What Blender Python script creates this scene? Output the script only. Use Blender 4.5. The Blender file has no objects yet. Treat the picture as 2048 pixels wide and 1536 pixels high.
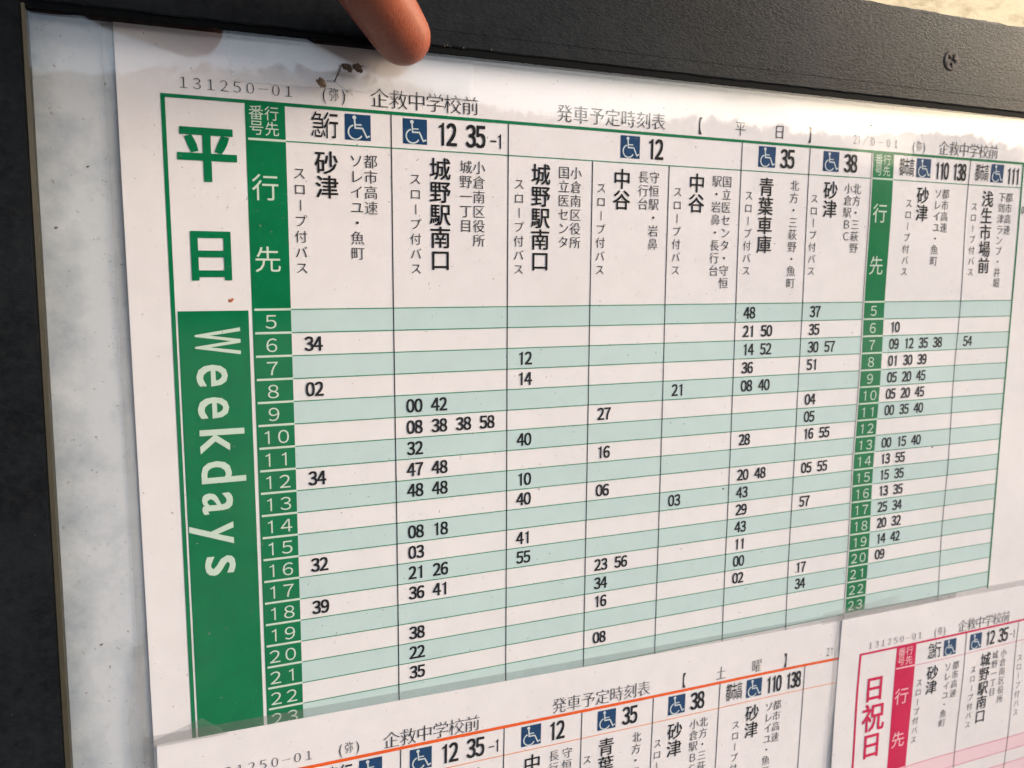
import bpy, bmesh, math, random
from mathutils import Vector, Matrix, noise
C = bpy.context.scene.collection
R_ = math.radians
S = 0.005                       # one timetable row = 5 mm; board units below are rows


def L(x, y, z=0.0):
    """board coordinates (right, down, into the board; in rows) -> metres"""
    return Vector((x * S, z * S, -y * S))


# ------------------------------------------------------------------ camera
CAM = (-5.2117, -1.6963, -36.7179)
AX = ((0.92116733, -0.00524427, -0.3891314), (-0.04769591, 0.99084974, -0.1262612), (0.38623289, 0.13486767, 0.91248828))
cd = bpy.data.cameras.new('camera')
cam = bpy.data.objects.new('camera', cd)
C.objects.link(cam)
w_ = lambda v, s=1: Vector((v[0] * s, v[2] * s, -v[1] * s))
r, u, b = w_(AX[0]), w_(AX[1], -1), w_(AX[2], -1)
m = Matrix((r, u, b)).transposed().to_4x4()
m.translation = L(*CAM)
cam.matrix_world = m
cd.sensor_width = 36
cd.lens = 1664.352 / 2048 * 36
cd.clip_start = 0.002
cd.clip_end = 3000
cd.dof.use_dof = True
cd.dof.focus_distance = 0.182
cd.dof.aperture_fstop = 34
bpy.context.scene.camera = cam

# ------------------------------------------------------------------ sky, sun, exposure
SUN_EL, SUN_AZ = R_(24), R_(66)      # azimuth measured from straight out of the board (-Y) towards +X
world = bpy.data.worlds.new('World')
bpy.context.scene.world = world
world.use_nodes = True
nt = world.node_tree
bg = nt.nodes['Background']
sky = nt.nodes.new('ShaderNodeTexSky')
sky.sky_type = 'NISHITA'
sky.sun_disc = False
sdir = Vector((math.sin(SUN_AZ) * math.cos(SUN_EL), -math.cos(SUN_AZ) * math.cos(SUN_EL), math.sin(SUN_EL)))
sky.sun_elevation = SUN_EL
sky.sun_rotation = math.atan2(sdir.x, sdir.y)
sky.air_density = 1.0
sky.dust_density = 3.6
sky.ozone_density = 0.6
nt.links.new(sky.outputs[0], bg.inputs[0])
bg.inputs[1].default_value = 0.15
sd = bpy.data.lights.new('sun', 'SUN')
sd.energy = 0.7
sd.angle = R_(24)
sd.color = (1.0, 0.94, 0.87)
sun = bpy.data.objects.new('sun', sd)
C.objects.link(sun)
sun.rotation_euler = sdir.to_track_quat('Z', 'Y').to_euler()
vs = bpy.context.scene.view_settings
vs.view_transform = 'Standard'
vs.look = 'None'
vs.gamma = 1
bpy.context.scene.cycles.transparent_max_bounces = 40      # stacked clear films and cover
vs.exposure = 1.58


# ------------------------------------------------------------------ materials
def srgb(r_, g_, b_):
    f = lambda c: (c / 255 / 12.92) if c <= 10 else ((c / 255 + 0.055) / 1.055) ** 2.4
    return (f(r_), f(g_), f(b_), 1)


class Mat:
    def __init__(s, name, col, rough=0.5, **k):
        s.m = bpy.data.materials.new(name)
        s.m.use_nodes = True
        s.nt = s.m.node_tree
        s.p = s.nt.nodes['Principled BSDF']
        s.set(col=col, rough=rough, **k)

    def set(s, col=None, rough=None, **k):
        if col is not None: s.p.inputs['Base Color'].default_value = col
        if rough is not None: s.p.inputs['Roughness'].default_value = rough
        for a, v in k.items(): s.p.inputs[a.replace('_', ' ')].default_value = v

    def n(s, typ, **k):
        x = s.nt.nodes.new(typ)
        for a, v in k.items(): setattr(x, a, v)
        return x

    def l(s, a, b): s.nt.links.new(a, b)

    def coord(s, scale=(1, 1, 1)):
        t = s.n('ShaderNodeTexCoord')
        mp = s.n('ShaderNodeMapping')
        mp.inputs['Scale'].default_value = scale
        s.l(t.outputs['Object'], mp.inputs['Vector'])
        return mp.outputs[0]

    def noise(s, vec, scale, detail=4, rough=0.55, dist=0.0):
        x = s.n('ShaderNodeTexNoise')
        x.inputs['Scale'].default_value = scale
        x.inputs['Detail'].default_value = detail
        x.inputs['Roughness'].default_value = rough
        x.inputs['Distortion'].default_value = dist
        s.l(vec, x.inputs['Vector'])
        return x.outputs['Fac']

    def ramp(s, fac, stops):
        x = s.n('ShaderNodeValToRGB')
        el = x.color_ramp.elements
        el[0].position, el[0].color = stops[0]
        el[1].position, el[1].color = stops[-1]
        for p, c in stops[1:-1]:
            e = el.new(p)
            e.color = c
        s.l(fac, x.inputs[0])
        return x.outputs[0]

    def mix(s, fac, a, b, typ='MIX'):
        x = s.n('ShaderNodeMix', data_type='RGBA', blend_type=typ)
        for sock, v in ((x.inputs[0], fac), (x.inputs[6], a), (x.inputs[7], b)):
            if isinstance(v, bpy.types.NodeSocket): s.l(v, sock)
            else: sock.default_value = v
        return x.outputs[2]

    def bump(s, h, strength, dist=0.001, prev=None):
        x = s.n('ShaderNodeBump')
        x.inputs['Strength'].default_value = strength
        x.inputs['Distance'].default_value = dist
        s.l(h, x.inputs['Height'])
        if prev is not None: s.l(prev, x.inputs['Normal'])
        return x.outputs[0]


W = lambda v: (v, v, v, 1)


def print_mat(name, col, wear=0.06, tint=None):
    """ink or paper sealed under gloss laminate"""
    M = Mat(name, col, 0.55)
    M.set(Coat_Weight=0.5, Coat_Roughness=0.06, Specular_IOR_Level=0.08)
    v = M.coord()
    a = M.noise(v, 160, 3)
    f = M.ramp(a, [(0.35, W(1 - wear)), (0.65, W(1.0))])
    c = M.mix(1.0, col, f, 'MULTIPLY')
    # fine scuffs and dust specks on the film
    d = M.noise(v, 1500, 2, 0.7)
    g = M.ramp(d, [(0.70, W(0)), (0.78, W(1))])
    c = M.mix(g, c, (0.30, 0.28, 0.26, 1) if tint is None else tint)
    M.l(c, M.p.inputs['Base Color'])
    h1 = M.noise(v, 26, 2, 0.5)
    h2 = M.noise(v, 120, 3, 0.5)
    nrm = M.bump(h2, 0.10, 0.0006, M.bump(h1, 0.30, 0.0016))
    M.l(nrm, M.p.inputs['Coat Normal'])
    return M.m


PAPER = print_mat('laminated_paper', srgb(226, 221, 223), 0.035, (0.42, 0.38, 0.34, 1))
TINT = print_mat('pale_green_ink', srgb(188, 208, 208), 0.03, (0.35, 0.35, 0.32, 1))
GREEN = print_mat('green_ink', srgb(0, 113, 70), 0.10, (0.06, 0.25, 0.16, 1))
GLINE = print_mat('green_line_ink', srgb(30, 130, 90), 0.0)
BLACK = print_mat('black_ink', (0.012, 0.012, 0.014, 1), 0.0, (0.05, 0.05, 0.05, 1))
GREY = print_mat('thin_black_ink', (0.03, 0.028, 0.028, 1), 0.0, (0.08, 0.08, 0.08, 1))
NAVY = print_mat('navy_ink', srgb(22, 62, 104), 0.10, (0.05, 0.09, 0.16, 1))
PALE = print_mat('knocked_out_ink', srgb(196, 214, 200), 0.02)
ICONW = print_mat('symbol_white', srgb(196, 206, 210), 0.02)
ORANGE = print_mat('orange_ink', srgb(224, 88, 24), 0.05)
ORTHIN = print_mat('orange_line_ink', srgb(226, 140, 84), 0.0)
ORTINT = print_mat('pale_orange_ink', srgb(240, 214, 196), 0.0)
MAG = print_mat('crimson_ink', srgb(200, 10, 76), 0.08, (0.5, 0.08, 0.15, 1))
MGLINE = print_mat('crimson_line_ink', srgb(206, 100, 130), 0.0)
MGTINT = print_mat('pale_pink_ink', srgb(230, 200, 208), 0.0)
PINKW = print_mat('knocked_out_pink', srgb(236, 190, 196), 0.02)


def fresnel(M):
    """plain air-to-plastic Fresnel on both faces (the sheets do not refract, so no total reflection inside)"""
    ge = M.n('ShaderNodeNewGeometry')
    mr = M.n('ShaderNodeMapRange')
    mr.inputs['To Min'].default_value = 1.49; mr.inputs['To Max'].default_value = 1 / 1.49
    M.l(ge.outputs['Backfacing'], mr.inputs[0])
    fr = M.n('ShaderNodeFresnel')
    M.l(mr.outputs[0], fr.inputs[0])
    return fr


def film_mat(name, haze=0.10, col=(0.75, 0.75, 0.72, 1), rough=0.08, spec=1.0, clear=0.97):
    M = Mat(name, col, rough)
    out = M.nt.nodes['Material Output']
    tr = M.n('ShaderNodeBsdfTransparent')
    tr.inputs[0].default_value = (clear, clear, clear, 1)
    df = M.n('ShaderNodeBsdfDiffuse')
    df.inputs[0].default_value = col
    gl = M.n('ShaderNodeBsdfGlossy')
    gl.inputs['Roughness'].default_value = rough
    v = M.coord()
    nz = M.noise(v, 90, 4, 0.6)
    hz = M.ramp(nz, [(0.35, W(haze * 0.7)), (0.7, W(haze * 1.3))])
    m1 = M.n('ShaderNodeMixShader')
    M.l(hz, m1.inputs[0]); M.l(tr.outputs[0], m1.inputs[1]); M.l(df.outputs[0], m1.inputs[2])
    fr = fresnel(M)
    ml = M.n('ShaderNodeMath', operation='MULTIPLY'); ml.inputs[1].default_value = spec
    M.l(fr.outputs[0], ml.inputs[0])
    m2 = M.n('ShaderNodeMixShader')
    M.l(ml.outputs[0], m2.inputs[0]); M.l(m1.outputs[0], m2.inputs[1]); M.l(gl.outputs[0], m2.inputs[2])
    h = M.noise(M.coord(), 30, 2, 0.5)
    nb = M.bump(h, 0.12, 0.0008)
    M.l(nb, gl.inputs['Normal']); M.l(nb, fr.inputs['Normal'])
    M.l(m2.outputs[0], out.inputs[0])
    M.nt.nodes.remove(M.p)
    return M.m


FILM = film_mat('laminate_film', 0.06, (0.50, 0.50, 0.47, 1), 0.14, clear=0.975)
TAPE = film_mat('clear_tape', 0.05, (0.93, 0.91, 0.88, 1), 0.28, clear=0.998)
TAPED = film_mat('aged_tape', 0.06, (0.50, 0.48, 0.44, 1), 0.2, clear=0.98)


def pane_mat():
    M = Mat('acrylic', W(0.8), 0.02)
    out = M.nt.nodes['Material Output']
    tr = M.n('ShaderNodeBsdfTransparent')
    tr.inputs[0].default_value = (0.985, 0.985, 0.98, 1)
    gl = M.n('ShaderNodeBsdfGlossy')
    gl.inputs['Roughness'].default_value = 0.015
    fr = fresnel(M)
    nb = M.bump(M.noise(M.coord(), 9, 2, 0.5), 0.10, 0.002, )
    M.l(nb, gl.inputs['Normal'])
    m2 = M.n('ShaderNodeMixShader')
    M.l(fr.outputs[0], m2.inputs[0]); M.l(tr.outputs[0], m2.inputs[1]); M.l(gl.outputs[0], m2.inputs[2])
    du = M.n('ShaderNodeBsdfDiffuse'); du.inputs[0].default_value = (0.33, 0.30, 0.27, 1)
    v = M.coord()
    sp = M.ramp(M.noise(v, 1100, 2, 0.6), [(0.735, W(0)), (0.79, W(0.55))])
    sc_ = M.ramp(M.noise(M.coord((7, 1, 0.35)), 260, 2, 0.5, 1.5), [(0.80, W(0)), (0.86, W(0.25))])
    sm_ = M.ramp(M.noise(v, 24, 4, 0.6, 0.4), [(0.50, W(0)), (0.85, W(0.02))])
    ad = M.n('ShaderNodeMath', operation='ADD'); M.l(sp, ad.inputs[0]); M.l(sc_, ad.inputs[1])
    ad2 = M.n('ShaderNodeMath', operation='ADD', use_clamp=True); M.l(ad.outputs[0], ad2.inputs[0]); M.l(sm_, ad2.inputs[1])
    m3 = M.n('ShaderNodeMixShader')
    M.l(ad2.outputs[0], m3.inputs[0]); M.l(m2.outputs[0], m3.inputs[1]); M.l(du.outputs[0], m3.inputs[2])
    M.l(m3.outputs[0], out.inputs[0])
    M.nt.nodes.remove(M.p)
    return M.m


ACRYLIC = pane_mat()

# back panel: faded white board, grime plus some frame shade painted in towards its left edge
M = Mat('aged_white_panel', srgb(205, 208, 210), 0.5)
v = M.coord()
n1 = M.noise(v, 90, 7, 0.66)
n2 = M.noise(v, 700, 3, 0.7)
n3 = M.noise(v, 18, 3, 0.5)
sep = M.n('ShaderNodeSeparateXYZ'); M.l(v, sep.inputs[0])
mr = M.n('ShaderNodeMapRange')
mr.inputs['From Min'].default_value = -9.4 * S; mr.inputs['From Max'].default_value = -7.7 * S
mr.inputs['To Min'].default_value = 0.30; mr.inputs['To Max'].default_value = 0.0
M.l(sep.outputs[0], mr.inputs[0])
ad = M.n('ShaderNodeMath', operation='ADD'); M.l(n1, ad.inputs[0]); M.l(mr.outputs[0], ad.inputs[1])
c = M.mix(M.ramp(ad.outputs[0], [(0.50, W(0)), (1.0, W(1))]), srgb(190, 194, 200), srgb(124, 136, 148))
c = M.mix(M.ramp(n2, [(0.66, W(0)), (0.74, W(0.8))]), c, srgb(120, 118, 112))
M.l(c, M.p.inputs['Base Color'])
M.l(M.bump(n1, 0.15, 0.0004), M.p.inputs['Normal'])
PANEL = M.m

# black painted board frame: brushed lumpy paint
M = Mat('black_gloss_paint', srgb(40, 42, 44), 0.34, Specular_IOR_Level=0.05)
v = M.coord((1, 1, 2.3))
a = M.noise(v, 800, 5, 0.62, 0.8)
b2 = M.noise(M.coord(), 60, 4, 0.6)
h3 = M.noise(v, 900, 3, 0.6, 0.5)
M.l(M.mix(M.ramp(b2, [(0.35, W(0)), (0.75, W(1))]), srgb(17, 18, 20), srgb(29, 30, 31)), M.p.inputs['Base Color'])
ch_ = M.ramp(M.noise(M.coord(), 1300, 3, 0.65), [(0.72, W(0)), (0.76, W(1))])
dd_ = M.ramp(M.noise(M.coord(), 500, 5, 0.75), [(0.35, W(0)), (0.75, W(0.35))])
c = M.mix(dd_, M.mix(M.ramp(b2, [(0.35, W(0)), (0.75, W(1))]), srgb(14, 16, 19), srgb(25, 28, 31)), srgb(46, 48, 49))
M.l(M.mix(ch_, c, srgb(104, 100, 90)), M.p.inputs['Base Color'])
M.l(M.ramp(b2, [(0.3, W(0.24)), (0.8, W(0.36))]), M.p.inputs['Roughness'])
M.l(M.bump(M.ramp(a, [(0.42, W(0)), (0.62, W(1))]), 0.20, 0.00015, M.bump(h3, 0.25, 0.0001)), M.p.inputs['Normal'])
PAINT = M.m
M = Mat('dark_rubber', srgb(5, 7, 9), 0.7, Specular_IOR_Level=0.05)
M.l(M.bump(M.noise(M.coord(), 800, 3), 0.2, 0.0001), M.p.inputs['Normal'])
LIP = M.m
M = Mat('tarnished_bead', srgb(104, 98, 82), 0.55, Specular_IOR_Level=0.2)
v = M.coord((1, 1, 0.25))
M.l(M.mix(M.noise(v, 900, 4, 0.65), srgb(26, 25, 20), srgb(52, 49, 39)), M.p.inputs['Base Color'])
BEAD = M.m
M = Mat('screw_steel', srgb(92, 82, 78), 0.75, Specular_IOR_Level=0.2)
M.l(M.mix(M.noise(M.coord(), 1200, 4, 0.7), srgb(96, 88, 82), srgb(52, 46, 42)), M.p.inputs['Base Color'])
M.l(M.bump(M.noise(M.coord(), 1500, 3), 0.5, 0.0002), M.p.inputs['Normal'])
SCREW = M.m
# weathered cream wall behind
M = Mat('weathered_cream_paint', srgb(226, 212, 178), 0.7)
v = M.coord((1, 1, 2.0))
a = M.noise(v, 70, 6, 0.68, 0.6)
b2 = M.noise(M.coord((0.5, 1, 2.6)), 220, 5, 0.7, 0.5)
c = M.mix(M.ramp(a, [(0.42, W(0)), (0.68, W(1))]), srgb(198, 184, 150), srgb(144, 127, 96))
c = M.mix(M.ramp(b2, [(0.58, W(0)), (0.7, W(0.9))]), c, srgb(122, 104, 78))
rst = M.noise(M.coord(), 110, 3, 0.6)
c = M.mix(M.ramp(rst, [(0.69, W(0)), (0.76, W(0.9))]), c, srgb(176, 96, 36))
M.l(c, M.p.inputs['Base Color'])
M.l(M.bump(a, 0.5, 0.0006), M.p.inputs['Normal'])
WALL = M.m
# skin
M = Mat('skin', (0.50, 0.22, 0.13, 1), 0.42)
v = M.coord()
c = M.mix(M.noise(v, 130, 4, 0.6), (0.14, 0.024, 0.010, 1), (0.24, 0.056, 0.022, 1))
c = M.mix(M.ramp(M.noise(v, 900, 4, 0.7), [(0.40, W(0)), (0.75, W(0.5))]), c, (0.30, 0.08, 0.04, 1))
M.l(c, M.p.inputs['Base Color'])
M.set(Subsurface_Weight=0.15, Subsurface_Scale=0.004)
M.p.inputs['Subsurface Radius'].default_value = (1.0, 0.35, 0.18)
wv = M.n('ShaderNodeTexWave', wave_type='BANDS', bands_direction='DIAGONAL')
wv.inputs['Scale'].default_value = 900; wv.inputs['Distortion'].default_value = 5; wv.inputs['Detail'].default_value = 1
wv.inputs['Detail Scale'].default_value = 0.3
M.l(v, wv.inputs['Vector'])
M.l(M.bump(wv.outputs['Fac'], 0.06, 0.00008, M.bump(M.noise(v, 1500, 4, 0.65), 0.5, 0.00016)), M.p.inputs['Normal'])
SKIN = M.m
M = Mat('fingernail', (0.62, 0.36, 0.29, 1), 0.25)
M.l(M.mix(M.noise(M.coord((1, 1, 3)), 500, 3), (0.58, 0.32, 0.25, 1), (0.66, 0.42, 0.34, 1)), M.p.inputs['Base Color'])
NAIL = M.m
M = Mat('dried_grime', srgb(92, 70, 52), 0.85)
M.l(M.mix(M.noise(M.coord(), 2500, 3, 0.7), srgb(38, 27, 20), srgb(118, 94, 72)), M.p.inputs['Base Color'])
GRIME = M.m
M = Mat('dark_grit', srgb(60, 56, 52), 0.8)
M.l(M.mix(M.noise(M.coord(), 2500, 3, 0.7), srgb(30, 28, 27), srgb(96, 90, 84)), M.p.inputs['Base Color'])
GRIT = M.m
M = Mat('rust_brown_shell', srgb(150, 74, 34), 0.5)
M.l(M.mix(M.noise(M.coord(), 2600, 3, 0.7), srgb(104, 44, 20), srgb(190, 110, 60)), M.p.inputs['Base Color'])
BUG = M.m
M = Mat('asphalt', W(0.055), 0.9)
M.l(M.mix(M.noise(M.coord(), 40, 5, 0.7), W(0.04), W(0.075)), M.p.inputs['Base Color'])
ASPH = M.m
M = Mat('leaves', (0.05, 0.075, 0.03, 1), 0.7)
M.l(M.mix(M.noise(M.coord(), 1.5, 5, 0.7), (0.035, 0.055, 0.022, 1), (0.085, 0.11, 0.05, 1)), M.p.inputs['Base Color'])
LEAF = M.m


# ------------------------------------------------------------------ object helpers
def link(name, me, parent=None):
    o = bpy.data.objects.new(name, me)
    C.objects.link(o)
    if parent: o.parent = parent
    return o


def tag(o, label=None, cat=None, group=None, kind=None):
    if label: o['label'] = label
    if cat: o['category'] = cat
    if group: o['group'] = group
    if kind: o['kind'] = kind
    return o


def thing(name, label, cat, group=None):
    return tag(link(name, None), label, cat, group)


class MB:
    """mesh builder working in board units"""

    def __init__(s, mats=None):
        s.v = []; s.f = []; s.mi = []; s.mats = mats or []

    def add(s, vs_, fs, mi=0):
        k = len(s.v)
        s.v += vs_
        s.f += [tuple(i + k for i in f) for f in fs]
        s.mi += [mi] * len(fs)

    def box(s, x0, x1, y0, y1, z0, z1, mi=0):
        vs_ = [(x, y, z) for z in (z0, z1) for y in (y0, y1) for x in (x0, x1)]
        s.add(vs_, [(0, 2, 3, 1), (4, 5, 7, 6), (0, 1, 5, 4), (2, 6, 7, 3), (0, 4, 6, 2), (1, 3, 7, 5)], mi)

    def build(s, name, mat=None, parent=None, smooth=False, bevel=0):
        me = bpy.data.meshes.new(name)
        me.from_pydata([L(*p) for p in s.v], [], s.f)
        for mt in ([mat] if mat else s.mats): me.materials.append(mt)
        if not mat and s.mi: me.polygons.foreach_set('material_index', s.mi)
        bm = bmesh.new(); bm.from_mesh(me)
        if bevel:
            bmesh.ops.bevel(bm, geom=bm.edges[:], offset=bevel * S, segments=2, affect='EDGES')
            bmesh.ops.recalc_face_normals(bm, faces=bm.faces[:])
        bm.to_mesh(me); bm.free()
        if smooth: me.polygons.foreach_set('use_smooth', [True] * len(me.polygons))
        me.update()
        return link(name, me, parent)


# ------------------------------------------------------------------ glyphs from Blender's built-in font
GC = {}


def raw_glyph(ch):
    if ch in GC: return GC[ch]
    cu = bpy.data.curves.new('g', 'FONT')
    cu.body = ch; cu.resolution_u = 3
    o = bpy.data.objects.new('g', cu)
    me = bpy.data.meshes.new_from_object(o)
    vs_ = [(p.co.x, p.co.y) for p in me.vertices]
    fs = []
    for p in me.polygons:
        f = list(p.vertices)
        ar = sum(vs_[f[i]][0] * vs_[f[(i + 1) % len(f)]][1] - vs_[f[(i + 1) % len(f)]][0] * vs_[f[i]][1] for i in range(len(f)))
        if abs(ar) < 1e-9: continue
        fs.append(f if ar > 0 else f[::-1])
    ec = {}
    for f in fs:
        for i in range(len(f)): ec[(f[i], f[(i + 1) % len(f)])] = 1
    nx = [[0.0, 0.0] for _ in vs_]
    for (a, b_) in ec:
        if (b_, a) in ec: continue
        dx, dy = vs_[b_][0] - vs_[a][0], vs_[b_][1] - vs_[a][1]
        l_ = math.hypot(dx, dy) or 1
        for k in (a, b_): nx[k][0] += dy / l_; nx[k][1] += -dx / l_
    nn = []
    for q in nx:      # mitre each axis on its own so stems and bars change weight independently
        f = lambda t: 0.0 if abs(t) < 0.15 else max(-1.0, min(1.0, t * 1.2))
        nn.append((f(q[0]), f(q[1])))
    bpy.data.objects.remove(o); bpy.data.meshes.remove(me); bpy.data.curves.remove(cu)
    xs_ = [p[0] for p in vs_] or [0]; ys_ = [p[1] for p in vs_] or [0]
    GC[ch] = (vs_, nn, fs, (min(xs_), max(xs_), min(ys_), max(ys_)))
    return GC[ch]


_b = raw_glyph('国')[3]
CJKX, CJKY, CJKH = (_b[0] + _b[1]) / 2, (_b[2] + _b[3]) / 2, (_b[3] - _b[2]) / 0.92
_b = raw_glyph('8')[3]
DIGY, DIGH = (_b[2] + _b[3]) / 2, (_b[3] - _b[2])
FWD = {}
for _i in range(10): FWD[str(_i)] = '０１２３４５６７８９'[_i]
_b = raw_glyph('８')[3]
FWY, FWH = (_b[2] + _b[3]) / 2, (_b[3] - _b[2])
_h, _t, _y0 = FWH * 0.975, 0.078, FWY - FWH * 0.4875
GC['one'] = ([(0, _y0), (_t, _y0), (_t, _y0 + _h), (_t * 0.25, _y0 + _h), (-0.03, _y0 + _h * 0.915), (-0.15, _y0 + _h * 0.86), (-0.15, _y0 + _h * 0.77), (0, _y0 + _h * 0.83)],
             [(-1, -1), (1, -1), (1, 1), (0, 1), (0, 1), (-1, 0.5), (-1, -0.5), (-1, -0.6)], [(0, 1, 2, 3), (0, 3, 4, 7), (4, 5, 6, 7)], (-0.15, _t, _y0, _y0 + _h))
KANAV = 'ー'


class Sheet:
    """a flat print layout: layers of geometry in sheet coordinates, laid on a slightly wavy sheet"""

    def __init__(s, root, fx, z0, wave):
        s.root, s.fx, s.z0, s.wave = root, fx, z0, wave
        s.parts = {}

    uid = 0

    def one(s, part, mats):
        """a fresh part of its own"""
        Sheet.uid += 1
        return s.mb('%s#%d' % (part, Sheet.uid), mats)

    def mb(s, part, mats):
        if part not in s.parts: s.parts[part] = MB(mats)
        return s.parts[part]

    def put(s, mb, pts, fs, z, mi=0):
        out = []
        for x, y in pts:
            X, Y = s.fx(x, y)
            out.append((X, Y, s.z0 + s.wave(X, Y) - z))
        mb.add(out, fs, mi)

    def rect(s, mb, x0, x1, y0, y1, z, mi=0, step=0.6):
        nx_ = max(1, round((x1 - x0) / step)); ny_ = max(1, round((y1 - y0) / step))
        pts = [(x0 + (x1 - x0) * i / nx_, y0 + (y1 - y0) * j / ny_) for j in range(ny_ + 1) for i in range(nx_ + 1)]
        fs = []
        for j in range(ny_):
            for i in range(nx_):
                a = j * (nx_ + 1) + i
                fs.append((a, a + nx_ + 1, a + nx_ + 2, a + 1))
        s.put(mb, pts, fs, z, mi)

    def glyph(s, mb, ch, cx, cy, size, z, sx=1.0, bx=0.0, by=0.0, rot=0, mi=0, latin=False, center=False):
        digit = latin and ch in FWD
        vs_, nn, fs, bb = raw_glyph('one' if ch in ('1', '１') and (digit or center) else FWD[ch] if digit else ch)
        if digit:
            k = size / FWH; ox, oy = (bb[0] + bb[1]) / 2, FWY
        elif latin:
            k = size / DIGH; ox, oy = (bb[0] + bb[1]) / 2, DIGY
        else:
            k = size / CJKH; ox, oy = CJKX, CJKY
            if center: ox, oy = (bb[0] + bb[1]) / 2, (bb[2] + bb[3]) / 2
        if ch == '1': ox += 0.01
        pts = []
        for (x, y), (p, q) in zip(vs_, nn):
            x = ((x - ox) * k) * sx + p * bx * size
            y = (y - oy) * k + q * by * size
            if rot == 1: x, y = y, -x       # quarter turn clockwise
            pts.append((cx + x, cy - y))
        s.put(mb, pts, [tuple(f) for f in fs], z, mi)

    def vtext(s, mb, txt, x, y, pitch, size, z, **k):
        for i, ch in enumerate(txt):
            if ch == KANAV: s.glyph(mb, ch, x, y + i * pitch, size, z, rot=1, **k)
            else: s.glyph(mb, ch, x, y + i * pitch, size, z, **k)

    def htext(s, mb, txt, x0, x1, y, size, z, **k):
        n = max(1, len(txt) - 1)
        for i, ch in enumerate(txt): s.glyph(mb, ch, x0 + (x1 - x0) * i / n, y, size, z, **k)

    def num(s, mb, txt, x, y, cap, adv, z, sx=0.72, bx=0.022, by=0.010, mi=0):
        for i, ch in enumerate(txt):
            s.glyph(mb, ch, x + (i - (len(txt) - 1) / 2) * adv, y, cap, z, sx=sx, bx=bx, by=by, latin=True, mi=mi)

    def flush(s):
        for part, mb in s.parts.items():
            mb.build(part.split('#')[0], None, s.root)
        s.parts = {}

    def icon(s, cx, cy, w, h, z=0.014):
        """wheelchair symbol: navy square, pale figure; one part each"""
        mb = MB([NAVY, ICONW])
        s.rect(mb, cx - w / 2, cx + w / 2, cy - h / 2, cy + h / 2, z)
        T = lambda p: (cx - w / 2 + p[0] * w, cy - h / 2 + p[1] * h)

        def line(pts, t, zz):
            n = len(pts); lo = []; hi = []
            for i, p in enumerate(pts):
                a = pts[max(0, i - 1)]; b_ = pts[min(n - 1, i + 1)]
                d1 = Vector((p[0] - a[0], p[1] - a[1])); d2 = Vector((b_[0] - p[0], b_[1] - p[1]))
                if i == 0: d1 = d2
                if i == n - 1: d2 = d1
                d1.normalize(); d2.normalize()
                d = (d1 + d2).normalized(); c_ = max(0.45, d.dot(d1))
                nx_ = (-d.y * t / 2 / c_, d.x * t / 2 / c_)
                lo.append(T((p[0] + nx_[0], p[1] + nx_[1]))); hi.append(T((p[0] - nx_[0], p[1] - nx_[1])))
            s.put(mb, lo + hi, [(i, i + 1, n + i + 1, n + i) for i in range(n - 1)], zz, 1)

        zz = z + 0.006
        hd = [T((0.365 + 0.075 * math.cos(a * R_(24)), 0.125 + 0.075 * math.sin(a * R_(24)))) for a in range(15)]
        s.put(mb, hd, [tuple(range(14, -1, -1))], zz, 1)
        line([(0.37, 0.17), (0.395, 0.53), (0.68, 0.53), (0.84, 0.87), (0.96, 0.81)], 0.062, zz + 0.002)
        line([(0.40, 0.40), (0.64, 0.40)], 0.05, zz + 0.004)
        arc = [(0.40 + 0.275 * math.cos(R_(a)), 0.69 + 0.275 * math.sin(R_(a))) for a in range(252, 14, -14)]
        line(arc, 0.058, zz + 0.006)
        return mb.build('wheelchair_symbol', None, s.root)


Z_T, Z_B, Z_L, Z_C, Z_X, Z_W = 0.006, 0.010, 0.014, 0.018, 0.022, 0.024
MIN = dict(bx=-0.003, by=-0.016)       # thin Ming-style strokes: light bars, firmer stems
GOT = dict(bx=0.014, by=0.010)         # heavy gothic


def column(s, x0, small, main, rights, dk=0.56, dm=1.66, dr=(3.57, 2.93)):
    """destination column texts: slope-bus note, destination, via points"""
    d = s.one('destination_name', [BLACK])
    if small: s.vtext(s.one('slope_bus_note', [GREY]), 'スロープ付バス', x0 + dk, -5.72, 0.66, 0.53, Z_X, bx=0.0, by=-0.008)
    s.vtext(d, main, x0 + dm, -6.2, 1.013, 0.98, Z_X, **GOT)
    for x, tx in zip(dr, rights):
        s.vtext(s.one('via_point_text', [GREY]), tx, x0 + x, -6.36, 0.659, 0.60, Z_X, bx=0.0, by=-0.010)


def header_num(s, txts, xs_, y=-7.75, cap=0.98):
    for t, x in zip(txts, xs_):
        three = len(t) == 3
        s.num(s.one('route_number', [BLACK]), t, x, y, cap, 0.375 if three else 0.47, Z_X, sx=0.52 if three else 0.64, bx=0.032, by=0.022)


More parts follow.
